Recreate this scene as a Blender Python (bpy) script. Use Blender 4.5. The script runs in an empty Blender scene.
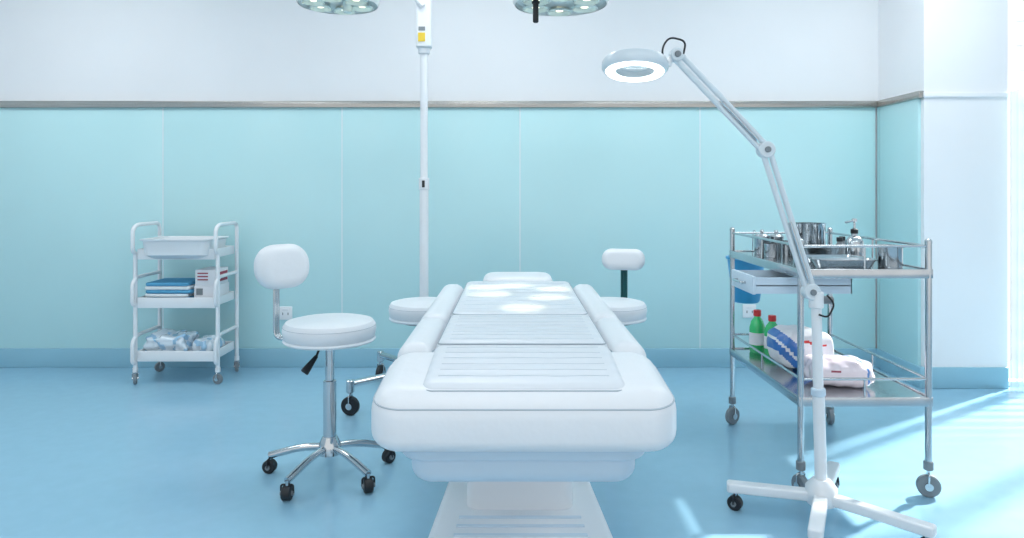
import bpy, bmesh, math, random
from mathutils import Vector, Matrix, noise
random.seed(3)
sc=bpy.context.scene
try:
    sc.view_settings.view_transform='Standard'
    sc.view_settings.look='None'
    sc.view_settings.exposure=0.15
except Exception: pass

# ---------------- materials ----------------
def lin(c):
    return tuple(((x/255)/12.92 if x/255<=0.04045 else ((x/255+0.055)/1.055)**2.4) for x in c)
def mat(name,rgb,rough=0.5,metal=0.0,coat=0.0,var=0.0,vscale=3.0,bump=0.0,bscale=60,trans=0,emit=0,alpha=1.0,stretch=None,ior=None):
    m=bpy.data.materials.new(name); m.use_nodes=True
    nt=m.node_tree; b=nt.nodes['Principled BSDF']
    c=lin(rgb)
    b.inputs['Base Color'].default_value=(*c,1)
    b.inputs['Roughness'].default_value=rough
    b.inputs['Metallic'].default_value=metal
    b.inputs['Coat Weight'].default_value=coat
    b.inputs['Coat Roughness'].default_value=0.08
    b.inputs['Transmission Weight'].default_value=trans
    b.inputs['Alpha'].default_value=alpha
    if ior: b.inputs['IOR'].default_value=ior
    if emit:
        b.inputs['Emission Color'].default_value=(*c,1); b.inputs['Emission Strength'].default_value=emit
    tc=nt.nodes.new('ShaderNodeTexCoord')
    if var>0:
        n=nt.nodes.new('ShaderNodeTexNoise'); n.inputs['Scale'].default_value=vscale; n.inputs['Detail'].default_value=4
        src=tc.outputs['Object']
        if stretch:
            mp=nt.nodes.new('ShaderNodeMapping'); mp.inputs['Scale'].default_value=stretch
            nt.links.new(src,mp.inputs['Vector']); src=mp.outputs['Vector']
        nt.links.new(src,n.inputs['Vector'])
        r=nt.nodes.new('ShaderNodeValToRGB')
        r.color_ramp.elements[0].position=0.3; r.color_ramp.elements[1].position=0.7
        r.color_ramp.elements[0].color=(*[x*(1-var) for x in c],1)
        r.color_ramp.elements[1].color=(*[min(1,x*(1+var)) for x in c],1)
        nt.links.new(n.outputs['Fac'],r.inputs['Fac']); nt.links.new(r.outputs['Color'],b.inputs['Base Color'])
    if bump>0:
        n2=nt.nodes.new('ShaderNodeTexNoise'); n2.inputs['Scale'].default_value=bscale; n2.inputs['Detail'].default_value=3
        nt.links.new(tc.outputs['Object'],n2.inputs['Vector'])
        bp=nt.nodes.new('ShaderNodeBump'); bp.inputs['Strength'].default_value=bump; bp.inputs['Distance'].default_value=0.01
        nt.links.new(n2.outputs['Fac'],bp.inputs['Height']); nt.links.new(bp.outputs['Normal'],b.inputs['Normal'])
    return m
M_floor=mat('vinyl_floor',(149,194,218),0.2,coat=0.2,var=0.02,vscale=14,bump=0.012,bscale=4)
M_wall=mat('painted_wall',(223,228,232),0.7,var=0.01,bump=0.02,bscale=90)
M_white_wall=mat('column_paint',(236,239,242),0.6,var=0.01)
M_panel=mat('teal_glass_panel',(186,226,230),0.24,coat=0.0,var=0.02,vscale=1.6)
M_base=mat('baseboard_vinyl',(146,194,213),0.35,var=0.03)
M_trim=mat('brushed_trim',(176,176,172),0.25,0.9,var=0.1,vscale=4,stretch=(1,1,40))
M_ceil=mat('ceiling_paint',(243,244,244),0.8,var=0.01)
M_leather=mat('white_leatherette',(226,231,236),0.36,var=0.01,bump=0.16,bscale=20)
M_plast=mat('white_plastic',(226,232,237),0.35,var=0.01)
M_bedbase=mat('pale_blue_plastic',(200,218,232),0.35,var=0.01)
M_seam=mat('grey_seam_piping',(156,170,182),0.5,var=0.02)
M_stline=mat('stitch_line',(182,194,204),0.5,var=0.02)
M_enamel=mat('white_enamel',(230,235,239),0.3,coat=0.3,var=0.01)
M_chrome=mat('chrome',(198,204,208),0.10,1.0,var=0.03,vscale=8)
M_steel=mat('stainless_steel',(192,198,202),0.18,1.0,var=0.06,vscale=10,stretch=(1,12,1))
M_black=mat('black_rubber',(22,28,34),0.5,var=0.1)
M_grey=mat('grey_plastic',(122,132,138),0.4,var=0.05)
M_dteal=mat('dark_teal_upright',(10,84,86),0.4,var=0.05)
M_bluep=mat('blue_plastic',(60,160,214),0.35,var=0.05)
M_green=mat('green_liquid',(50,196,116),0.2,coat=0.5,var=0.06)
M_red=mat('red_plastic',(206,56,56),0.35,var=0.05)
M_yellow=mat('yellow_label',(226,196,60),0.5,var=0.05)
M_cloth1=mat('blue_cloth',(86,160,200),0.85,var=0.1,bump=0.3,bscale=120)
M_cloth2=mat('white_cloth',(228,236,240),0.85,var=0.04,bump=0.3,bscale=120)
M_box=mat('card_white',(230,233,238),0.6,var=0.02)
M_boxr=mat('card_red',(160,70,90),0.6,var=0.04)
M_pbag=mat('plastic_film',(216,230,240),0.18,coat=0.6,var=0.06,vscale=9)
M_pbagb=mat('plastic_film_blue',(160,200,228),0.2,coat=0.6,var=0.15,vscale=14)
M_pink=mat('pink_film',(234,222,230),0.22,coat=0.5,var=0.04,vscale=12)
M_printb=mat('blue_print',(50,115,190),0.3,coat=0.4,var=0.06)
M_lampgreen=mat('reflector_pale_green',(226,240,234),0.2,coat=1,var=0.08,vscale=6)
M_lampshell=mat('lamp_shell_grey',(232,238,238),0.3,coat=0.4,var=0.02)
M_bulb=mat('warm_lamp_glow',(255,246,214),0.4,emit=1.6)
M_led=mat('led_ring_glow',(255,255,250),0.4,emit=3)
M_lens=mat('magnifier_glass',(240,250,252),0.03,trans=0.95,ior=1.45,var=0.005)
M_fillglow=mat('added_fill_glow',(255,253,252),0.6,emit=8.5)  # glow of the added fill panels overhead, back row
M_fillglow2=mat('added_fill_glow_dim',(255,253,252),0.6,emit=6.0)  # weaker glow of the added fill panels, front row
M_curtain=mat('sheer_curtain',(222,240,243),0.8,var=0.05,vscale=20,stretch=(6,1,0.2),alpha=0.4)
def stitched():
    m=mat('stitched_leatherette',(216,223,230),0.36)
    nt=m.node_tree;b=nt.nodes['Principled BSDF']
    tc=nt.nodes.new('ShaderNodeTexCoord'); w=nt.nodes.new('ShaderNodeTexWave')
    w.bands_direction='Y'; w.inputs['Scale'].default_value=5.0; w.inputs['Distortion'].default_value=1.2; w.inputs['Detail'].default_value=2
    nt.links.new(tc.outputs['Object'],w.inputs['Vector'])
    bp=nt.nodes.new('ShaderNodeBump'); bp.inputs['Strength'].default_value=0.35; bp.inputs['Distance'].default_value=0.006
    nt.links.new(w.outputs['Fac'],bp.inputs['Height']); nt.links.new(bp.outputs['Normal'],b.inputs['Normal'])
    return m
M_stitch=stitched()

# ---------------- geometry helpers ----------------
class Grp:
    def __init__(s,name,loc):
        s.e=bpy.data.objects.new(name,None); s.e.empty_display_size=0.1; s.e.location=loc
        sc.collection.objects.link(s.e); s.loc=Vector(loc)
    def add(s,*obs):
        for o in obs:
            o.parent=s.e; o.matrix_parent_inverse=Matrix.Translation(-s.loc)
        return obs[0]
def mk(name,verts,faces,m,smooth=True,mats=None):
    me=bpy.data.meshes.new(name); me.from_pydata([tuple(v) for v in verts],[],faces)
    me.materials.append(m)
    if mats:
        for x in mats: me.materials.append(x)
    bm=bmesh.new(); bm.from_mesh(me); bmesh.ops.recalc_face_normals(bm,faces=bm.faces); bm.to_mesh(me); bm.free()
    if smooth:
        for p in me.polygons:p.use_smooth=True
        try: me.set_sharp_from_angle(angle=math.radians(40))
        except Exception: pass
    o=bpy.data.objects.new(name,me); sc.collection.objects.link(o); return o
def box(name,x0,x1,y0,y1,z0,z1,m,bev=0.0):
    v=[(x,y,z) for x in(x0,x1) for y in(y0,y1) for z in(z0,z1)]
    f=[(0,1,3,2),(4,6,7,5),(0,4,5,1),(2,3,7,6),(0,2,6,4),(1,5,7,3)]
    o=mk(name,v,f,m,smooth=False)
    if bev>0:
        bm=bmesh.new();bm.from_mesh(o.data)
        bmesh.ops.bevel(bm,geom=bm.edges[:],offset=bev,segments=3,affect='EDGES',profile=0.5)
        bm.to_mesh(o.data);bm.free()
        for p in o.data.polygons:p.use_smooth=True
        try:o.data.set_sharp_from_angle(angle=math.radians(50))
        except Exception:pass
    return o
def cyl(name,p1,p2,r1,m,r2=None,n=24,bev=0.0):
    if r2 is None:r2=r1
    p1=Vector(p1);p2=Vector(p2);d=(p2-p1);L=d.length;q=d.to_track_quat('Z','Y')
    b=min(bev,L*0.4)
    prof=[(0,r1-b if b else r1),(b,r1),(L-b,r2),(L,r2-b if b else r2)] if b else [(0,r1),(L,r2)]
    return lathe(name,[(r,z) for z,r in prof],p1,m,q=q,n=n)
def lathe(name,prof,c,m,q=None,n=32,cap=True):
    c=Vector(c);vs=[];fs=[]
    for (r,z) in prof:
        for i in range(n):
            a=2*math.pi*i/n; v=Vector((max(r,1e-4)*math.cos(a),max(r,1e-4)*math.sin(a),z))
            if q: v=q@v
            vs.append(c+v)
    for k in range(len(prof)-1):
        for i in range(n):
            j=(i+1)%n; fs.append((k*n+i,k*n+j,(k+1)*n+j,(k+1)*n+i))
    if cap:
        fs.append(tuple(range(n))[::-1]); k=(len(prof)-1)*n; fs.append(tuple(range(k,k+n)))
    return mk(name,vs,fs,m)
def fillet(pts,r,seg=6):
    pts=[Vector(p) for p in pts]; out=[pts[0]]
    for i in range(1,len(pts)-1):
        a,b,c=pts[i-1],pts[i],pts[i+1]
        d1=(a-b);d2=(c-b);rr=min(r,d1.length*0.49,d2.length*0.49)
        s=b+d1.normalized()*rr;e=b+d2.normalized()*rr
        for k in range(seg+1):
            t=k/seg; out.append(s*(1-t)**2+b*2*t*(1-t)+e*t*t)
    out.append(pts[-1]);return out
def tube(name,pts,r,m,fr=0.0,n=12,closed=False):
    P=fillet(pts,fr) if fr>0 else [Vector(p) for p in pts]
    cu=bpy.data.curves.new(name,'CURVE');cu.dimensions='3D';cu.bevel_depth=r;cu.bevel_resolution=n//4;cu.use_fill_caps=True
    s=cu.splines.new('POLY');s.points.add(len(P)-1)
    for i,p in enumerate(P): s.points[i].co=(*p,1)
    s.use_cyclic_u=closed
    o=bpy.data.objects.new(name,cu);sc.collection.objects.link(o)
    bpy.context.view_layer.update()
    me=bpy.data.meshes.new_from_object(o.evaluated_get(bpy.context.evaluated_depsgraph_get()))
    bpy.data.objects.remove(o);me.materials.clear();me.materials.append(m)
    for p in me.polygons:p.use_smooth=True
    ob=bpy.data.objects.new(name,me);sc.collection.objects.link(ob);return ob
def rr_outline(x0,x1,y0,y1,rc,seg=8):
    pts=[];w=min(x1-x0,y1-y0)/2-1e-4;rc=max(min(rc,w),1e-3)
    for cx,cy,a0 in((x1-rc,y1-rc,0),(x0+rc,y1-rc,90),(x0+rc,y0+rc,180),(x1-rc,y0+rc,270)):
        for k in range(seg+1):
            a=math.radians(a0+90*k/seg);pts.append((cx+rc*math.cos(a),cy+rc*math.sin(a)))
    return pts
def bowpt(x,y,x0,x1,y0,y1,bow):
    t=(y-y0)/(y1-y0);cx=(x0+x1)/2;u=(x-cx)/((x1-x0)/2)
    return y-bow*(1-u*u)*(1-t)
def slab(name,x0,x1,y0,y1,z0,z1,m,rc=0.03,re=0.01,reb=None,xf=None,seg=8,bow=0.0,taper=None):
    if reb is None:reb=re
    rings=[]
    K=6
    for k in range(K+1):
        a=math.pi/2*k/K; rings.append((reb*(1-math.sin(a)),z0+reb*(1-math.cos(a))))
    for k in range(K+1):
        a=math.pi/2*k/K; rings.append((re*(1-math.cos(a)),z1-re*(1-math.sin(a))))
    vs=[];fs=[];N=None
    for ins,z in rings:
        ol=rr_outline(x0+ins,x1-ins,y0+ins,y1-ins,max(rc-ins,0.004),seg);N=len(ol)
        for x,y in ol:
            t=(y-y0)/(y1-y0)
            if bow: y=bowpt(x,y,x0,x1,y0,y1,bow)
            if taper: 
                cx=(x0+x1)/2; x=cx+(x-cx)*(1+(taper-1)*t)
            vs.append(Vector((x,y,z)))
    for k in range(len(rings)-1):
        for i in range(N):
            j=(i+1)%N;fs.append((k*N+i,k*N+j,(k+1)*N+j,(k+1)*N+i))
    fs.append(tuple(range(N))[::-1]);k=(len(rings)-1)*N;fs.append(tuple(range(k,k+N)))
    if xf: vs=[xf@v for v in vs]
    return mk(name,vs,fs,m)
def crumple(name,c,s,m,seed=0,amp=0.12,freq=9,p=3.2,rot=0,mats=None,fn=None,flat=True):
    vs=[];fs=[];NU=96;NV=48
    R=Matrix.Rotation(rot,3,'Z')
    def sp(t):return math.copysign(abs(t)**(2/p),t)
    for j in range(NV+1):
        ph=-math.pi/2+math.pi*j/NV
        for i in range(NU):
            th=2*math.pi*i/NU
            v=Vector((sp(math.cos(ph))*sp(math.cos(th)),sp(math.cos(ph))*sp(math.sin(th)),sp(math.sin(ph))))
            q=Vector((v.x*s[0],v.y*s[1],v.z*s[2]))
            nn=noise.noise(q*freq+Vector((seed*7.3,seed,1)))+0.5*noise.noise(q*freq*2.6+Vector((seed,3,seed)))
            q*=1+amp*nn
            q.z=max(q.z,-s[2]*0.92)
            vs.append(Vector(c)+R@q)
    for j in range(NV):
        for i in range(NU):
            k=(i+1)%NU;fs.append((j*NU+i,j*NU+k,(j+1)*NU+k,(j+1)*NU+i))
    o=mk(name,vs,fs,m,mats=mats)
    bm=bmesh.new();bm.from_mesh(o.data);bmesh.ops.remove_doubles(bm,verts=bm.verts,dist=1e-5);bm.to_mesh(o.data);bm.free()
    for q in o.data.polygons:q.use_smooth=True
    if fn:
        Ri=R.inverted()
        for q in o.data.polygons:
            l=Ri@(q.center-Vector(c)); q.material_index=fn(l)
    return o
def castor(g,x,y,r,ang=0,m=None,top=None,w=0.02,hood=True,name='castor'):
    m=m or M_black; d=Vector((math.cos(ang),math.sin(ang),0))
    c=Vector((x,y,r))
    g.add(cyl(name+'_wheel',c-d*w/2,c+d*w/2,r,m,bev=0.004))
    g.add(cyl(name+'_axle',c-d*(w/2+0.008),c+d*(w/2+0.008),r*0.35,M_grey if hood else M_chrome))
    t=top or 2*r+0.03
    g.add(tube(name+'_fork',[c-d*(w/2+0.006),c-d*(w/2+0.006)+Vector((0,0,r*1.15)),c+d*(w/2+0.006)+Vector((0,0,r*1.15)),c+d*(w/2+0.006)],0.004,M_chrome if not hood else m,fr=0.01))
    g.add(cyl(name+'_stem',(x,y,2*r*1.02),(x,y,t),0.007,M_chrome))

# ---------------- room ----------------
YB=4.746; XR=2.495; YC=4.24; XE=3.0; CH=2.95; XL=-4.3; XRR=6.0; YF=-1.5
box('floor',XL-0.1,XRR+0.1,YF,YB+0.15,-0.1,0,M_floor)
wb=box('wall_back',XL,XR,YB+0.02,YB+0.15,0,CH,M_wall)
ol=[(XL-0.1,YF),(XRR+0.1,YF),(XRR+0.1,YC+0.15),(XE,YC+0.15),(XE,YB+0.15),(XL-0.1,YB+0.15)]
vs=[(a,b,CH) for a,b in ol]+[(a,b,CH+0.1) for a,b in ol]
mk('ceiling',vs,[tuple(range(6)),tuple(range(6,12))]+[(i,(i+1)%6,6+(i+1)%6,6+i) for i in range(6)],M_ceil,smooth=False)
box('wall_left',XL-0.12,XL,YF,YB+0.15,0,CH,M_wall)
box('wall_right',XRR,XRR+0.12,YF,YC+0.15,0,CH,M_wall)
wc=box('wall_column',XR,XE,YC,YB+0.15,0,CH,M_white_wall)
ZT0,ZT1=1.757,1.802; ZB=0.128
def sub(parent,o): o.parent=parent;return o
seams=[XL+0.005,(163-512)/700*YB-1.213,(163-512)/700*YB,(342-512)/700*YB,(520-512)/700*YB,(700-512)/700*YB,XR-0.03]
for i in range(len(seams)-1):
    sub(wb,box('glass_panel_%d'%(i+1),seams[i]+0.001,seams[i+1]-0.001,YB,YB+0.021,ZB,ZT0,M_panel,bev=0.0015))
    sub(wb,box('joint_sealant_%d'%(i+1),seams[i]-0.003,seams[i]+0.003,YB-0.0005,YB+0.018,ZB,ZT0,M_plast))
sub(wc,box('side_glass_panel',XR-0.02,XR+0.001,YC+0.03,YB-0.03,ZB,ZT0,M_panel,bev=0.002))
sub(wc,box('corner_post_strip',XR-0.02,XR+0.001,YB-0.026,YB-0.001,ZB,ZT0,M_panel))
box('trim_1',XL,XR-0.03,YB-0.02,YB+0.021,ZT0,ZT1,M_trim,bev=0.003)
box('trim_2',XR-0.03,XR+0.001,YC+0.0,YB-0.0,ZT0,ZT1,M_trim,bev=0.003)
box('trim_3',XR-0.005,XE,YC-0.012,YC+0.001,ZT0+0.005,ZT1-0.01,M_white_wall,bev=0.003)
box('baseboard_back',XL,XR-0.025,YB-0.012,YB+0.021,0,ZB,M_base,bev=0.004)
box('baseboard_side',XR-0.03,XR+0.001,YC,YB,0,ZB,M_base,bev=0.004)
box('baseboard_column',XR-0.03,XE,YC-0.014,YC+0.001,0,ZB,M_base,bev=0.004)
box('wall_window_head',XE,XRR,YC+0.02,YC+0.15,2.7,CH,M_white_wall)
box('wall_window_end',5.6,XRR,YC+0.02,YC+0.15,0,2.7,M_white_wall)
g=Grp('window_1',(4.3,YC+0.08,0))
for nm,a in(('frame_left',(XE,XE+0.03,YC+0.04,YC+0.1,0,2.7)),('frame_right',(5.55,5.6,YC+0.04,YC+0.1,0,2.7)),('frame_top',(XE+.03,5.55,YC+0.04,YC+0.1,2.65,2.7)),('frame_bottom',(XE+.03,5.55,YC+0.04,YC+0.1,0,0.03)),('mullion',(4.27,4.32,YC+0.04,YC+0.1,0.03,2.65))):
    g.add(box(nm,*a,M_white_wall))
g=Grp('window_blind',(4.3,YC,0))
for i in range(17):
    z=0.12+i*0.15
    g.add(slab('slat_%d'%i,3.05,5.5,YC-0.012,YC+0.010,z,z+0.003,M_enamel,rc=0.01,re=0.001))
for x in(3.6,4.3,5.2): g.add(cyl('cord',(x,YC-0.005,0.08),(x,YC-0.005,2.64),0.002,M_enamel))
vs=[];fs=[];n=60
for i in range(n+1):
    t=i/n;x=2.985+0.12*t
    y=YC-0.06+0.022*math.sin(t*2*math.pi*4)
    vs+= [(x,y,0.0),(x,y,1.79)]
for i in range(n): fs.append((2*i,2*i+2,2*i+3,2*i+1))
mk('curtain',vs,fs,M_curtain)
k=0
for x in(-2.8,-0.3,2.0):  # unseen glowing panels on the ceiling, added as soft fill for the room
    for y in(0.7,3.55):
        g=Grp('added_fill_panel'+('' if k==0 else '.%03d'%k),(x,y,CH))
        g.add(box('frame',x-0.62,x+0.62,y-0.32,y+0.32,CH-0.03,CH,M_enamel,bev=0.004))
        g.add(box('fill_emitter',x-0.58,x+0.58,y-0.28,y+0.28,CH-0.036,CH-0.028,M_fillglow if y>2 else M_fillglow2)); k+=1
def outlet(nm,x,z):
    g=Grp(nm,(x,YB,z))
    g.add(box('plate',x-0.045,x+0.045,YB-0.012,YB,z-0.045,z+0.045,M_enamel,bev=0.004))
    for dx in(-0.018,0.018): g.add(box('slot',x+dx-0.003,x+dx+0.003,YB-0.0135,YB-0.011,z-0.012,z+0.005,M_grey))
    g.add(box('rocker',x-0.02,x+0.02,YB-0.015,YB-0.011,z+0.018,z+0.032,M_plast,bev=0.001))
outlet('wall_outlet',(286-512)/700*YB,1.2-(313-190)/147.5)
outlet('wall_outlet.001',(749-512)/700*YB,1.2-(311-190)/147.5)

# ---------------- treatment bed ----------------
BX=0.028
g=Grp('treatment_bed',(BX,2.5,0))
HW=0.352
y0,y1,y2,y3=1.585,1.94,2.40,3.27
SH=Matrix.Identity(4); SH[2][1]=0.085; SH[2][3]=-0.085*y1
fx0,fx1,fy1=BX-HW-0.008,BX+HW+0.008,y1-0.004
g.add(slab('leg_section_frame_pad',fx0,fx1,y0,fy1,0.628,0.768,M_leather,rc=0.075,re=0.06,reb=0.035,bow=0.02,xf=SH))
def piping(nm,x0,x1,ya,yb,z,rc,r,bow,ins=0.0,xf=None,m=None):
    P=[]
    for x,y in rr_outline(x0+ins,x1-ins,ya+ins,yb-ins,max(rc-ins,0.005),8):
        v=Vector((x,bowpt(x,y,x0,x1,ya,yb,bow),z)); P.append(xf@v if xf else v)
    return tube(nm,P,r,m or M_seam,closed=True,n=8)
g.add(slab('leg_section_centre_pad',BX-0.243,BX+0.243,y0+0.035,y1-0.006,0.70,0.777,M_stitch,rc=0.03,re=0.024,bow=0.01,xf=SH))
g.add(piping('leg_centre_piping',BX-0.243,BX+0.243,y0+0.035,y1-0.006,0.7625,0.03,0.0025,0.01,xf=SH,ins=-0.001))
g.add(piping('leg_edge_piping',fx0,fx1,y0,fy1,0.768-0.06*(1-math.sin(math.radians(25))),0.075,0.0022,0.02,ins=0.06*(1-math.cos(math.radians(25))),xf=SH,m=M_stline))
for s in(-1,1):
    a,b=sorted((BX+s*0.245,BX+s*HW))
    g.add(slab('seat_side_bolster',a,b,y1+0.008,y2-0.008,0.60,0.770,M_leather,rc=0.03,re=0.045,reb=0.03))
    g.add(slab('back_side_bolster',a,b,y2+0.008,y3-0.03,0.60,0.770,M_leather,rc=0.04,re=0.045,reb=0.03))
g.add(slab('seat_centre_pad',BX-0.241,BX+0.241,y1+0.006,y2-0.006,0.60,0.777,M_stitch,rc=0.02,re=0.022))
g.add(slab('back_centre_pad',BX-0.241,BX+0.241,y2+0.006,y3,0.60,0.777,M_stitch,rc=0.04,re=0.022))
g.add(piping('seat_centre_piping',BX-0.241,BX+0.241,y1+0.006,y2-0.006,0.770,0.02,0.0022,0,ins=0.006))
g.add(piping('back_centre_piping',BX-0.241,BX+0.241,y2+0.006,y3,0.770,0.04,0.0022,0,ins=0.006))
g.add(box('section_gap_lining',BX-HW+0.03,BX+HW-0.03,y1-0.01,y3-0.06,0.61,0.735,M_seam))
def stitch_lines(a,b,n,xf=None,tag='',hw=0.205):
    for i in range(n):
        y=a+(b-a)*(i+0.5)/n
        P=[Vector((BX-hw+2*hw*j/12,y+0.002*math.sin(j*1.3+i*2.1),0.7768)) for j in range(13)]
        if xf: P=[xf@v for v in P]
        g.add(tube(tag+'_stitch_%d'%i,P,0.0012,M_stline,n=8))
stitch_lines(y0+0.07,y1-0.02,6,xf=SH,tag='leg')
stitch_lines(y1+0.03,y2-0.03,8,tag='seat')
stitch_lines(y2+0.04,y3-0.05,8,tag='back')
g.add(slab('headrest_pad',BX-0.17,BX+0.17,y3+0.03,y3+0.3,0.69,0.787,M_leather,rc=0.08,re=0.035))
g.add(piping('headrest_piping',BX-0.17,BX+0.17,y3+0.03,y3+0.3,0.752,0.08,0.0022,0,ins=-0.0005))
for dx in(-0.07,0.07): g.add(cyl('headrest_bar',(BX+dx,y3-0.2,0.64),(BX+dx,y3+0.2,0.70),0.008,M_chrome))
g.add(slab('under_shell',BX-0.275,BX+0.275,y0+0.085,y1+0.6,0.492,0.565,M_bedbase,rc=0.06,re=0.012,reb=0.035))
g.add(slab('under_shell_lip',BX-0.298,BX+0.298,y0+0.07,y1+0.62,0.556,0.608,M_bedbase,rc=0.07,re=0.008))
g.add(slab('back_frame',BX-0.26,BX+0.26,y1+0.62,y3-0.1,0.55,0.61,M_bedbase,rc=0.05,re=0.02))
g.add(slab('lift_column_upper',BX-0.16,BX+0.16,2.5,2.95,0.30,0.56,M_plast,rc=0.04,re=0.01))
g.add(slab('lift_column_lower',BX-0.19,BX+0.19,2.46,2.99,0.06,0.32,M_plast,rc=0.05,re=0.02))
g.add(slab('floor_base',BX-0.34,BX+0.34,1.78,3.25,0.0,0.075,M_plast,rc=0.08,re=0.03,reb=0.003,taper=0.72))
for i in range(9):
    y=1.9+i*0.062; w=0.30-0.0055*i
    g.add(box('base_rib_%d'%i,BX-w*0.82,BX+w*0.82,y,y+0.014,0.072,0.080,M_bedbase,bev=0.002))

# ---------------- stools ----------------
def stool(nm,x,y,zs,rs,a0,rb=0.27,back=None,n=5,lever=None,cr=0.028):
    g=Grp(nm,(x,y,0))
    t=0.085
    prof=[(0,zs-t),(rs*0.9,zs-t),(rs*0.97,zs-t+0.012),(rs,zs-t*0.5),(rs*0.985,zs-0.022),(rs*0.93,zs-0.006),(rs*0.8,zs),(0,zs+0.004)]
    g.add(lathe('seat_cushion',prof,(x,y,0),M_leather,n=64,cap=False))
    g.add(lathe('seat_piping',[(rs*0.96,zs-t-0.004),(rs*0.99,zs-t+0.003),(rs*0.96,zs-t+0.012)],(x,y,0),M_plast,n=64,cap=False))
    g.add(lathe('seat_seam',[(rs*0.97,zs-0.026),(rs*0.992,zs-0.024),(rs*0.97,zs-0.02)],(x,y,0),M_seam,n=64,cap=False))
    g.add(lathe('seat_plate',[(0.11,zs-t-0.02),(0.12,zs-t)],(x,y,0),M_grey))
    hz=0.135
    g.add(cyl('gas_column_upper',(x,y,0.36),(x,y,zs-t-0.01),0.019,M_chrome))
    g.add(cyl('gas_column_sleeve',(x,y,hz-0.04),(x,y,0.40),0.027,M_chrome,bev=0.003))
    g.add(lathe('hub',[(0.02,hz-0.05),(0.045,hz-0.045),(0.045,hz),(0.03,hz+0.03)],(x,y,0),M_chrome))
    for k in range(n):
        a=a0+2*math.pi*k/n;d=Vector((math.cos(a),math.sin(a),0));o=Vector((x,y,0))
        e=o+d*rb
        g.add(tube('leg_%d'%(k+1),[o+d*0.02+Vector((0,0,hz-0.015)),o+d*rb*0.45+Vector((0,0,0.115)),e+Vector((0,0,cr*2+0.018))],0.015,M_chrome,fr=0.08))
        castor(g,e.x,e.y,cr,ang=a+math.pi/2+0.5*math.sin(k*2.3),top=cr*2+0.02,w=0.036,name='castor_%d'%(k+1))
    if lever is not None:
        d=Vector((math.cos(lever),math.sin(lever),0));o=Vector((x,y,zs-t-0.02))
        g.add(tube('lever_rod',[o,o+d*0.04,o+d*0.06-Vector((0,0,0.05))],0.005,M_black,fr=0.02))
        g.add(cyl('lever_paddle',o+d*0.055-Vector((0,0,0.04)),o+d*0.11-Vector((0,0,0.105)),0.008,M_black,r2=0.018,bev=0.004))
    if back:
        bx,by,bz,w,h,ang,mu,pt=back
        T=Matrix.Translation((bx,by,bz))@Matrix.Rotation(ang,4,'Z')@Matrix.Rotation(math.radians(90-8),4,'X')
        g.add(slab('backrest_pad',-w/2,w/2,-h/2,h/2,-pt,pt,M_leather,rc=h*0.46,re=pt*0.95,xf=T))
        nb=(Matrix.Rotation(ang,3,'Z')@Vector((0,1,0)))
        p=Vector((bx,by,bz))+nb*(pt+0.004)
        r=Vector((x,y,0))-Vector((p.x,p.y,0)); r.normalize()
        zz=zs-t-0.012
        pts=[p,Vector((p.x,p.y,zz+0.10)),Vector((p.x,p.y,zz)),Vector((p.x,p.y,zz))+r*0.14]
        side=Vector((-r.y,r.x,0))
        for q,nn in((0,'back_bracket'),(1,'back_bracket_edge'),(-1,'back_bracket_edge')):
            g.add(tube(nn,[v+side*0.012*q for v in pts],0.0065,mu,fr=0.04))
    return g
stool('rolling_stool',-0.768,2.95,0.655,0.193,math.radians(175),rb=0.262,
      back=(-0.985,3.0,0.873,0.245,0.19,math.radians(48),M_chrome,0.045),lever=math.radians(215))
stool('rolling_stool.001',-0.44,3.50,0.645,0.175,math.radians(60),rb=0.2)
stool('rolling_stool.002',0.498,3.50,0.645,0.175,math.radians(150),rb=0.2,
      back=(0.585,3.68,0.835,0.225,0.112,math.radians(-15),M_dteal,0.036))

# ---------------- surgical lamp on floor stand ----------------
px,py=-0.509,4.05
g=Grp('surgical_floor_lamp',(px,py,0))
g.add(cyl('pole_lower',(px,py,0.12),(px,py,1.25),0.026,M_enamel,bev=0.003))
g.add(cyl('pole_upper',(px,py,1.25),(px,py,2.02),0.022,M_enamel,bev=0.003))
g.add(cyl('pole_collar',(px,py,1.20),(px,py,1.27),0.031,M_plast,bev=0.004))
g.add(box('joint_screw',px-0.008,px+0.008,py-0.034,py-0.026,1.215,1.255,M_black,bev=0.002))
g.add(cyl('housing_foot',(px,py,1.985),(px,py,2.03),0.033,M_plast,bev=0.004))
g.add(slab('spring_housing',px-0.045,px+0.045,py-0.045,py+0.045,2.02,2.30,M_enamel,rc=0.02,re=0.01))
g.add(cyl('housing_top',(px,py,2.29),(px,py,2.46),0.03,M_enamel))
g.add(box('warning_label',px-0.028,px+0.012,py-0.049,py-0.0445,2.05,2.10,M_yellow))
g.add(box('warning_label_text',px-0.026,px+0.012,py-0.047,py-0.0444,2.112,2.135,M_grey))
for k in range(4):
    a=math.radians(-138+90*k);d=Vector((math.cos(a),math.sin(a),0));o=Vector((px,py,0));e=o+d*0.475
    g.add(tube('base_leg_%d'%(k+1),[o+Vector((0,0,0.17)),e+Vector((0,0,0.165))],0.019,M_chrome))
    g.add(cyl('leg_end',e+Vector((0,0,0.12)),e+Vector((0,0,0.187)),0.022,M_chrome,bev=0.004))
    castor(g,e.x,e.y,0.05,ang=a+0.6,top=0.13,w=0.028,name='castor_%d'%(k+1),hood=False)
g.add(lathe('base_hub',[(0.06,0.12),(0.07,0.14),(0.07,0.2),(0.035,0.24)],(px,py,0),M_enamel))
LH=Vector((-0.75,3.02,2.02)); RH=Vector((0.21,3.02,2.02))
g.add(tube('arm_left',[Vector((px,py,2.42)),Vector((px-0.05,3.6,2.46)),LH+Vector((0,0,0.36)),LH+Vector((0,0,0.05))],0.02,M_enamel,fr=0.1))
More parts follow.
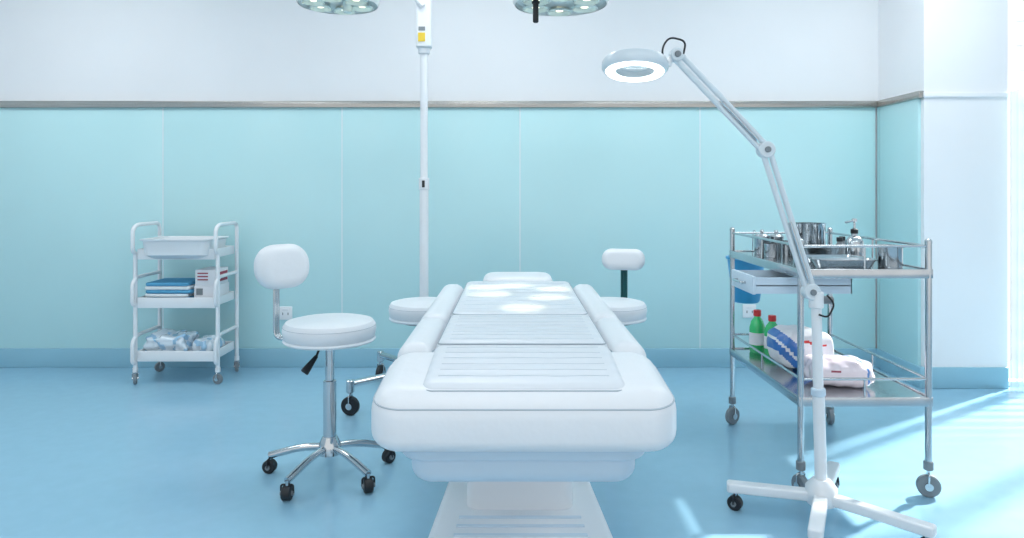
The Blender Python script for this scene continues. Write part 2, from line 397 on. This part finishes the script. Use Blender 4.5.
g.add(tube('arm_right',[Vector((px,py,2.40)),Vector((-0.1,3.7,2.50)),RH+Vector((0,0,0.38)),RH+Vector((0,0,0.05))],0.02,M_enamel,fr=0.1))
g.add(tube('arm_brace',[Vector((px-0.16,py-0.05,2.44)),Vector((px-0.0,py-0.05,2.25))],0.016,M_enamel))
def head(c,R,pre):
    T=0.05
    g.add(lathe(pre+'_shell',[(0.03,T+0.05),(R*0.6,T+0.03),(R,0.02),(R,-0.015),(R*0.97,-0.02),(R*0.95,-0.005),(0.0,-0.005)],c,M_lampshell,n=48,cap=False))
    for k in range(6):
        a=2*math.pi*k/6+0.5; q=c+Vector((math.cos(a),math.sin(a),0))*R*0.62+Vector((0,0,-0.005))
        r=R*0.29
        g.add(lathe(pre+'_reflector_%d'%k,[(r,-0.016),(r*0.92,-0.022),(r*0.8,-0.006),(r*0.35,-0.002)],q,M_lampgreen,n=28,cap=False))
        g.add(lathe(pre+'_bulb_%d'%k,[(r*0.3,-0.002),(r*0.28,-0.012),(0.0,-0.016)],q,M_bulb,n=16,cap=False))
    g.add(lathe(pre+'_rim',[(R*0.99,-0.022),(R*1.03,-0.01),(R*1.03,0.012),(R*0.99,0.02)],c,M_lampshell,n=48,cap=False))
head(LH,0.17,'left_head'); head(RH,0.20,'right_head')
g.add(cyl('steering_handle',(0.1,2.95,2.02),(0.1,2.95,1.905),0.012,M_black,bev=0.004))
g.add(cyl('handle_ring',(0.1,2.95,1.985),(0.1,2.95,1.995),0.017,M_black,bev=0.002))
g.add(cyl('left_handle',(LH.x+0.04,LH.y,2.015),(LH.x+0.04,LH.y,1.965),0.02,M_lampgreen,bev=0.004))
tg=[(-0.09,2.84),(0.14,2.76),(0.01,3.10),(0.04,2.52),(0.18,3.0),(-0.12,3.04)]
for k,(tx,ty) in enumerate(tg):
    a=2*math.pi*k/6;s=RH+Vector((math.cos(a),math.sin(a),0))*0.124+Vector((0,0,-0.035))
    L=bpy.data.lights.new('reflector_spot_%d'%k,'SPOT');L.energy=45;L.spot_size=math.radians(9);L.spot_blend=0.7;L.color=(1,0.86,0.5);L.shadow_soft_size=0.012
    o=bpy.data.objects.new('reflector_spot_%d'%k,L);sc.collection.objects.link(o);o.location=s
    o.rotation_euler=(Vector((tx,ty,0.77))-s).to_track_quat('-Z','Y').to_euler(); g.add(o)

# ---------------- magnifier lamp ----------------
mx,my=1.127,2.55
g=Grp('magnifier_floor_lamp',(mx,my,0))
g.add(lathe('base_hub',[(0.05,0.06),(0.055,0.07),(0.055,0.12),(0.03,0.15)],(mx,my,0),M_enamel))
for k,a in enumerate((165,243,-47,58)):
    a=math.radians(a);d=Vector((math.cos(a),math.sin(a),0));o=Vector((mx,my,0));L=0.33 if k!=2 else 0.37
    T=Matrix.Translation((mx,my,0))@Matrix.Rotation(a,4,'Z')
    g.add(slab('leg_%d'%(k+1),0.0,L,-0.024,0.024,0.068,0.104,M_enamel,rc=0.012,re=0.008,xf=T))
    e=o+d*(L-0.03); castor(g,e.x,e.y,0.027,ang=a+1.2,top=0.07,w=0.03,name='castor_%d'%(k+1))
tp=Vector((1.108,my,0.80))
g.add(cyl('pole_lower',(mx,my,0.1),(1.116,my,0.47),0.021,M_enamel,bev=0.002))
g.add(cyl('pole_upper',(1.116,my,0.46),tp,0.018,M_enamel,bev=0.002))
g.add(cyl('pole_collar',(1.1165,my,0.45),(1.1155,my,0.48),0.025,M_bedbase,bev=0.004))
g.add(cyl('arm_clamp',tp-Vector((0,0,0.03)),tp+Vector((0,0,0.03)),0.026,M_enamel,bev=0.004))
g.add(cyl('clamp_knob',tp+Vector((0.02,-0.0,0)),tp+Vector((0.06,-0.0,0.0)),0.015,M_grey,bev=0.003))
A=tp+Vector((-0.02,0,0.03));B=Vector((0.913,2.52,1.345));C=Vector((0.575,2.45,1.672))
M_arm=mat('arm_grey_blue_enamel',(210,222,229),0.3,coat=0.3,var=0.02)
def arm(P,Q,nm):
    d=(Q-P).normalized();s=Vector((0,1,0)).cross(d).normalized()
    for k in(-1,1):
        g.add(cyl(nm+'_bar',P+s*0.013*k,Q+s*0.013*k,0.0100,M_arm))
    g.add(cyl(nm+'_spring',P+d*0.05+Vector((0,-0.012,0)),P+d*0.05+(Q-P)*0.4+Vector((0,-0.012,0)),0.006,M_chrome))
arm(A,B,'lower_arm');arm(B,C,'upper_arm')
for nm,P in(('elbow',B),('shoulder',A),('wrist',C)):
    g.add(cyl(nm+'_plate',P+Vector((0,-0.022,0)),P+Vector((0,0.022,0)),0.030 if nm!='wrist' else 0.024,M_arm,bev=0.004))
    g.add(cyl(nm+'_bolt',P+Vector((0,-0.03,0)),P+Vector((0,-0.02,0)),0.011,M_grey,bev=0.002))
H=Vector((0.43,2.45,1.635))
g.add(tube('head_yoke',[C,C+Vector((-0.02,0,-0.012)),H+Vector((0.115,0,0.0))],0.011,M_enamel,fr=0.01))
q=Matrix.Rotation(math.radians(-10),3,'X')@Matrix.Rotation(math.radians(3),3,'Y')
q=q.to_quaternion()
R=0.115
g.add(lathe('head_shell',[(0.066,-0.02),(R*0.93,-0.022),(R,-0.012),(R*1.0,0.008),(R*0.93,0.022),(0.078,0.03),(0.066,0.024),(0.066,-0.02)],H,M_arm,q=q,n=64,cap=False))
g.add(lathe('led_ring',[(0.068,-0.0215),(0.072,-0.026),(0.098,-0.026),(0.102,-0.0215)],H,M_led,q=q,n=64,cap=False))
g.add(lathe('magnifier_lens',[(0.0,-0.008),(0.04,-0.006),(0.066,0.0),(0.04,0.006),(0.0,0.008)],H,M_lens,q=q,n=48,cap=False))
g.add(tube('power_cable',[C+Vector((0.02,-0.02,0.0)),C+Vector((0.03,-0.02,0.045)),C+Vector((-0.03,-0.02,0.06)),C+Vector((-0.055,-0.02,0.02)),H+Vector((0.1,0,0.02))],0.0035,M_black,fr=0.03))
g.add(tube('clamp_cable',[tp+Vector((0.03,-0.02,0.02)),tp+Vector((0.055,-0.03,-0.01)),tp+Vector((0.03,-0.03,-0.06)),tp+Vector((0.0,-0.022,-0.05))],0.0035,M_black,fr=0.03))

# ---------------- stainless instrument trolley ----------------
X0,X1,Y0,Y1=1.13,1.63,2.74,3.59
g=Grp('instrument_trolley',((X0+X1)/2,(Y0+Y1)/2,0))
ZS=0.885;ZL=0.385
for i,(x,y) in enumerate(((X0,Y0),(X1,Y0),(X0,Y1),(X1,Y1))):
    g.add(cyl('post_%d'%(i+1),(x,y,0.13),(x,y,1.0),0.0125,M_steel,bev=0.003))
    g.add(lathe('post_cap_%d'%(i+1),[(0.0135,0.99),(0.0135,1.002),(0.008,1.008),(0,1.01)],(x,y,0),M_steel,cap=False))
    castor(g,x,y,0.043,ang=0.3+i*0.9,top=0.14,w=0.025,name='castor_%d'%(i+1),hood=False,m=M_grey)
    g.add(cyl('castor_sleeve_%d'%(i+1),(x,y,0.105),(x,y,0.14),0.018,M_grey,bev=0.003))
def shelf(z,nm,rz,rails):
    g.add(box(nm+'_sheet',X0,X1,Y0,Y1,z-0.004,z,M_steel))
    for a in((X0-0.012,X1+0.012,Y0-0.012,Y0-0.004,z-0.03,z+0.006),(X0-0.012,X1+0.012,Y1+0.004,Y1+0.012,z-0.03,z+0.006),(X0-0.012,X0-0.004,Y0-.004,Y1+.004,z-0.03,z+0.006),(X1+0.004,X1+0.012,Y0-.004,Y1+.004,z-0.03,z+0.006)):
        g.add(box(nm+'_edge',*a,M_steel,bev=0.002))
    for h in rz:
        P=[(X0,Y0,z+h),(X1,Y0,z+h),(X1,Y1,z+h),(X0,Y1,z+h)]
        for k in rails:
            g.add(cyl(nm+'_rail',P[k],P[(k+1)%4],0.0055,M_steel))
    for (x,y) in((X1,(Y0+Y1)/2),((X0+X1)/2,Y0),((X0+X1)/2,Y1),(X0,(Y0+Y1)/2)):
        g.add(cyl(nm+'_stub',(x,y,z),(x,y,z+rz[0]),0.004,M_steel))
shelf(ZS,'top_shelf',[0.095],[0,1,2,3]); shelf(ZL,'lower_shelf',[0.075],[0,1,2,3])
dx0,dx1,dy0,dy1,dz0,dz1=0.975,1.36,2.80,3.06,0.785,0.85
g.add(box('drawer_bottom',dx0,dx1,dy0,dy1,dz0+0.03,dz0+0.034,M_steel))
g.add(box('drawer_side_near',dx0,dx1,dy0,dy0+0.004,dz0,dz1,M_bedbase))
g.add(box('drawer_side_far',dx0,dx1,dy1-0.004,dy1,dz0,dz1,M_bedbase))
g.add(box('drawer_front',dx0-0.014,dx0,dy0-0.005,dy1+0.005,dz0-0.003,dz1+0.004,M_bedbase,bev=0.003))
g.add(box('drawer_back',dx1-0.004,dx1,dy0,dy1,dz0,dz1,M_bedbase))
g.add(tube('drawer_handle',[(dx0-0.012,2.88,0.82),(dx0-0.035,2.88,0.82),(dx0-0.035,2.98,0.82),(dx0-0.012,2.98,0.82)],0.005,M_chrome,fr=0.012))
for y in(dy0+0.006,dy1-0.006): g.add(box('drawer_runner',X0,X1-0.02,y-0.012,y+0.012,dz1,ZS-0.004,M_steel))
bxx,byy=1.245,3.725
gb=Grp('blue_waste_bin',(bxx,byy,0.62))
gb.add(lathe('bin_body',[(0,0.605),(0.062,0.605),(0.070,0.615),(0.095,0.83),(0.104,0.835),(0.104,0.845),(0.092,0.845),(0.066,0.63),(0,0.628)],(bxx,byy,0),M_bluep,n=40,cap=False))
gb.add(tube('hanger_hook',[(bxx,byy-0.098,0.835),(bxx,byy-0.11,0.99),(bxx,Y1,0.992)],0.003,M_chrome,fr=0.01))
def can(nm,x,y,r,h,lid=True,m=M_steel):
    gg=Grp(nm,(x,y,ZS)); z=ZS
    gg.add(lathe('body',[(0,z),(r*0.96,z),(r,z+0.006),(r,z+h-0.004),(r*1.03,z+h),(r*0.97,z+h),(r*0.96,z+0.01),(0,z+0.01)],(x,y,0),m,n=40,cap=False))
    if lid:
        gg.add(lathe('lid',[(r*1.05,z+h-0.008),(r*1.06,z+h+0.004),(r*0.8,z+h+0.014),(0,z+h+0.016)],(x,y,0),m,n=40,cap=False))
        gg.add(lathe('knob',[(0.006,z+h+0.014),(0.006,z+h+0.022),(0.011,z+h+0.026),(0.008,z+h+0.034),(0,z+h+0.035)],(x,y,0),m,n=20,cap=False))
can('steel_canister',1.445,3.40,0.072,0.155,False)
can('lidded_steel_jar',1.235,3.46,0.036,0.085)
can('lidded_steel_jar.001',1.32,3.50,0.036,0.08)
can('steel_cup',1.545,2.86,0.046,0.09,False)
can('steel_cup.001',1.235,3.33,0.034,0.06,False)
can('steel_cup.002',1.325,3.38,0.03,0.07,False,)
gp=Grp('pump_bottle',(1.565,3.20,ZS));c=(1.565,3.20,0)
gp.add(lathe('bottle',[(0,ZS),(0.035,ZS),(0.038,ZS+0.006),(0.038,ZS+0.08),(0.028,ZS+0.098),(0.013,ZS+0.105),(0.013,ZS+0.118)],c,M_steel))
gp.add(lathe('collar',[(0.016,ZS+0.116),(0.016,ZS+0.135),(0.006,ZS+0.14)],c,M_black))
gp.add(tube('nozzle',[(c[0],c[1],ZS+0.138),(c[0],c[1],ZS+0.175),(c[0]-0.05,c[1]-0.02,ZS+0.168)],0.005,M_chrome,fr=0.01))
gp.add(cyl('pump_head',(c[0],c[1],ZS+0.168),(c[0],c[1],ZS+0.185),0.012,M_chrome,bev=0.003))
for k,(x,y) in enumerate(((1.585,3.36),(1.545,3.30))):
    gp=Grp('small_glass_bottle'+('' if k==0 else '.001'),(x,y,ZS))
    gp.add(lathe('bottle',[(0,ZS),(0.022,ZS),(0.024,ZS+0.05),(0.012,ZS+0.065),(0.012,ZS+0.075)],(x,y,0),M_grey))
    gp.add(lathe('cap',[(0.014,ZS+0.073),(0.014,ZS+0.092),(0,ZS+0.093)],(x,y,0),M_black,cap=False))
def tray(nm,x0,x1,y0,y1,h,rc,z=ZS):
    gg=Grp(nm,((x0+x1)/2,(y0+y1)/2,z))
    vs=[];fs=[];rings=[(0.018,0.0),(0.0,h-0.002),(-0.008,h),(-0.008,h+0.002),(0.002,h+0.001),(0.02,0.003)]
    for ins,zz in rings:
        ol=rr_outline(x0+ins,x1-ins,y0+ins,y1-ins,max(rc-ins,0.006),6);N=len(ol)
        vs+=[(a,b,z+zz) for a,b in ol]
    for k in range(len(rings)-1):
        for i in range(N):
            j=(i+1)%N;fs.append((k*N+i,k*N+j,(k+1)*N+j,(k+1)*N+i))
    fs.append(tuple(range(N))[::-1]);k=(len(rings)-1)*N;fs.append(tuple(range(k,k+N)))
    gg.add(mk('pan',vs,fs,M_steel));return gg
gt=tray('instrument_tray',1.24,1.49,2.93,3.10,0.028,0.03)
for k in range(5):
    x=1.28+0.04*k
    gt.add(tube('forceps_%d'%k,[(x,2.955,ZS+0.008),(x+0.01,3.02,ZS+0.014),(x+0.02,3.075,ZS+0.01)],0.003,M_chrome,fr=0.01))
    gt.add(tube('forceps_arm_%d'%k,[(x+0.012,2.955,ZS+0.008),(x+0.014,3.02,ZS+0.014),(x+0.02,3.075,ZS+0.01)],0.003,M_chrome,fr=0.01))
tray('kidney_dish',1.31,1.50,3.15,3.26,0.055,0.05)
tray('kidney_dish.001',1.22,1.47,2.79,2.90,0.035,0.05)
for k,(x,y,h) in enumerate(((1.235,3.525,0.205),(1.277,3.435,0.195))):
    gp=Grp('green_disinfectant_bottle'+('' if k==0 else '.001'),(x,y,ZL))
    gp.add(lathe('bottle',[(0,ZL),(0.034,ZL),(0.038,ZL+0.008),(0.038,ZL+h*0.6),(0.03,ZL+h*0.75),(0.016,ZL+h*0.85),(0.016,ZL+h*0.9)],(x,y,0),M_green))
    gp.add(lathe('label',[(0.0385,ZL+0.04),(0.0385,ZL+0.10)],(x,y,0),M_box,cap=False))
    gp.add(cyl('cap',(x,y,ZL+h*0.88),(x,y,ZL+h*1.03),0.019,M_red,bev=0.003))
def stripe(l):
    if abs(l.x*0.6+l.z*0.6+0.028)<0.016 or abs(l.x*0.6+l.z*0.6+0.066)<0.012: return 1
    if abs(l.x-0.03)<0.05 and abs(l.z-0.045+l.x*0.2)<0.005 : return 2
    return 0
crumple('gauze_package',(1.325,3.23,ZL+0.09),(0.125,0.11,0.094),M_box,seed=2,amp=0.16,rot=0.0,mats=[M_printb,M_red],fn=stripe)
crumple('pink_gauze_package',(1.38,2.96,ZL+0.052),(0.132,0.105,0.055),M_pink,seed=5,amp=0.2,rot=-0.1,mats=[M_boxr,M_printb],fn=lambda l:1 if (abs(l.x+0.04)<0.02 and abs(l.z-0.018)<0.003 and l.y<0) else (2 if abs(l.x-0.06+l.y*0.3)<0.007 else 0))

# ---------------- white utility cart ----------------
a0,a1,b0,b1=-2.33,-1.82,4.33,4.63
g=Grp('utility_cart',((a0+a1)/2,(b0+b1)/2,0))
for sx,x in(('left',a0),('right',a1)):
    g.add(tube(sx+'_back_post',[(x,b1,0.09),(x,b1,0.985),(x,b0+0.02,0.985),(x,b0-0.03,0.96),(x,b0-0.03,0.82),(x,b0+0.02,0.80)],0.0125,M_enamel,fr=0.05))
    g.add(cyl(sx+'_front_post',(x,b0,0.09),(x,b0,0.80),0.0125,M_enamel))
    for zt in(0.53,0.17):
        g.add(tube(sx+'_guard',[(x,b1,zt+0.13),(x,b0+0.02,zt+0.13),(x,b0-0.035,zt+0.10),(x,b0-0.035,zt-0.03),(x,b0,zt-0.045)],0.0115,M_enamel,fr=0.045))
def carttray(z):
    g.add(box('tray_floor',a0+0.015,a1-0.015,b0,b1-0.01,z,z+0.006,M_enamel))
    t=0.008;h=0.055
    g.add(box('tray_front',a0+0.015,a1-0.015,b0-t,b0,z-0.01,z+h,M_enamel,bev=0.003))
    g.add(box('tray_back',a0+0.015,a1-0.015,b1-0.01-t,b1-0.01,z,z+h,M_enamel,bev=0.003))
    g.add(box('tray_left',a0+0.012,a0+0.02,b0,b1-0.01,z,z+h,M_enamel,bev=0.003))
    g.add(box('tray_right',a1-0.02,a1-0.012,b0,b1-0.01,z,z+h,M_enamel,bev=0.003))
for z in(0.78,0.48,0.15): carttray(z)
rings=[(0.04,0.775),(0.01,0.80),(0.0,0.885),(-0.012,0.892),(-0.012,0.898),(0.006,0.896),(0.016,0.81),(0.05,0.79)]
vs=[];fs=[]
for ins,zz in rings:
    ol=rr_outline(a0+0.05+ins,a1-0.04-ins,b0-0.05+ins,b1-0.03-ins,0.05,6);N=len(ol);vs+=[(p,q2,zz) for p,q2 in ol]
for k in range(len(rings)-1):
    for i in range(N):
        j=(i+1)%N;fs.append((k*N+i,k*N+j,(k+1)*N+j,(k+1)*N+i))
fs.append(tuple(range(N))[::-1]);k=(len(rings)-1)*N;fs.append(tuple(range(k,k+N)))
g.add(mk('top_basin',vs,fs,M_enamel))
for i,(x,y) in enumerate(((a0,b0),(a1,b0),(a0,b1),(a1,b1))):
    castor(g,x,y,0.032,ang=0.4+i,top=0.10,w=0.02,name='castor_%d'%(i+1),m=M_grey,hood=False)
    g.add(cyl('foot_%d'%i,(x,y,0.075),(x,y,0.10),0.016,M_enamel))
gl=Grp('folded_linen_stack',(-2.15,4.47,0.486))
z=0.486
for k in range(6):
    h=0.023
    gl.add(slab('folded_linen_%d'%k,-2.29+0.006*(k%2),-1.995-0.01*(k%3),4.35,4.60,z,z+h-0.001,[M_cloth2,M_cloth1,M_cloth2,M_cloth1,M_cloth2,M_cloth1][k],rc=0.02,re=0.009));z+=h
gx=Grp('supply_box',(-1.91,4.45,0.486))
gx.add(box('carton_body',-1.985,-1.85,4.37,4.58,0.486,0.60,M_box,bev=0.002))
gx.add(box('carton_upper',-1.98,-1.855,4.375,4.575,0.60,0.70,M_box,bev=0.002))
for k in range(3): gx.add(box('carton_print',-1.965,-1.90,4.3725,4.3755,0.635+0.02*k,0.643+0.02*k,M_boxr))
gx.add(box('carton_print_lower',-1.97,-1.93,4.3675,4.3705,0.545,0.585,M_grey))
gx.add(box('carton_print_side',-1.8555,-1.853,4.39,4.56,0.62,0.68,M_boxr))
crumple('plastic_supply_bag',(-2.16,4.45,0.226),(0.135,0.095,0.072),M_pbag,seed=1,amp=0.3,freq=14,mats=[M_pbagb],fn=lambda l:1 if noise.noise(l*22)>0.25 else 0)
crumple('plastic_supply_bag.001',(-1.935,4.45,0.212),(0.078,0.09,0.056),M_pbag,seed=4,amp=0.25,freq=14,mats=[M_pbagb],fn=lambda l:1 if noise.noise(l*20+Vector((3,1,2)))>0.15 else 0)

# ---------------- light ----------------
w=bpy.data.worlds.new('World');sc.world=w;w.use_nodes=True
bg=w.node_tree.nodes['Background'];bg.inputs['Color'].default_value=(0.985,0.985,0.99,1);bg.inputs['Strength'].default_value=0.95
S=bpy.data.lights.new('sun','SUN');S.energy=11;S.angle=math.radians(2.6);S.color=(1,0.97,0.93)
so=bpy.data.objects.new('sun',S);sc.collection.objects.link(so)
el=math.radians(36);d=Vector((-0.84*math.cos(el),-0.543*math.cos(el),-math.sin(el)))
so.rotation_euler=d.to_track_quat('-Z','Y').to_euler();so.location=(5,8,5)

# ---------------- camera ----------------
cam=bpy.data.cameras.new('camera');co=bpy.data.objects.new('camera',cam);sc.collection.objects.link(co)
cam.sensor_width=36;cam.lens=36*700/1024;cam.shift_y=-79/1024;cam.clip_start=0.05
co.location=(0,0,1.2);co.rotation_euler=(math.pi/2,0,0);sc.camera=co
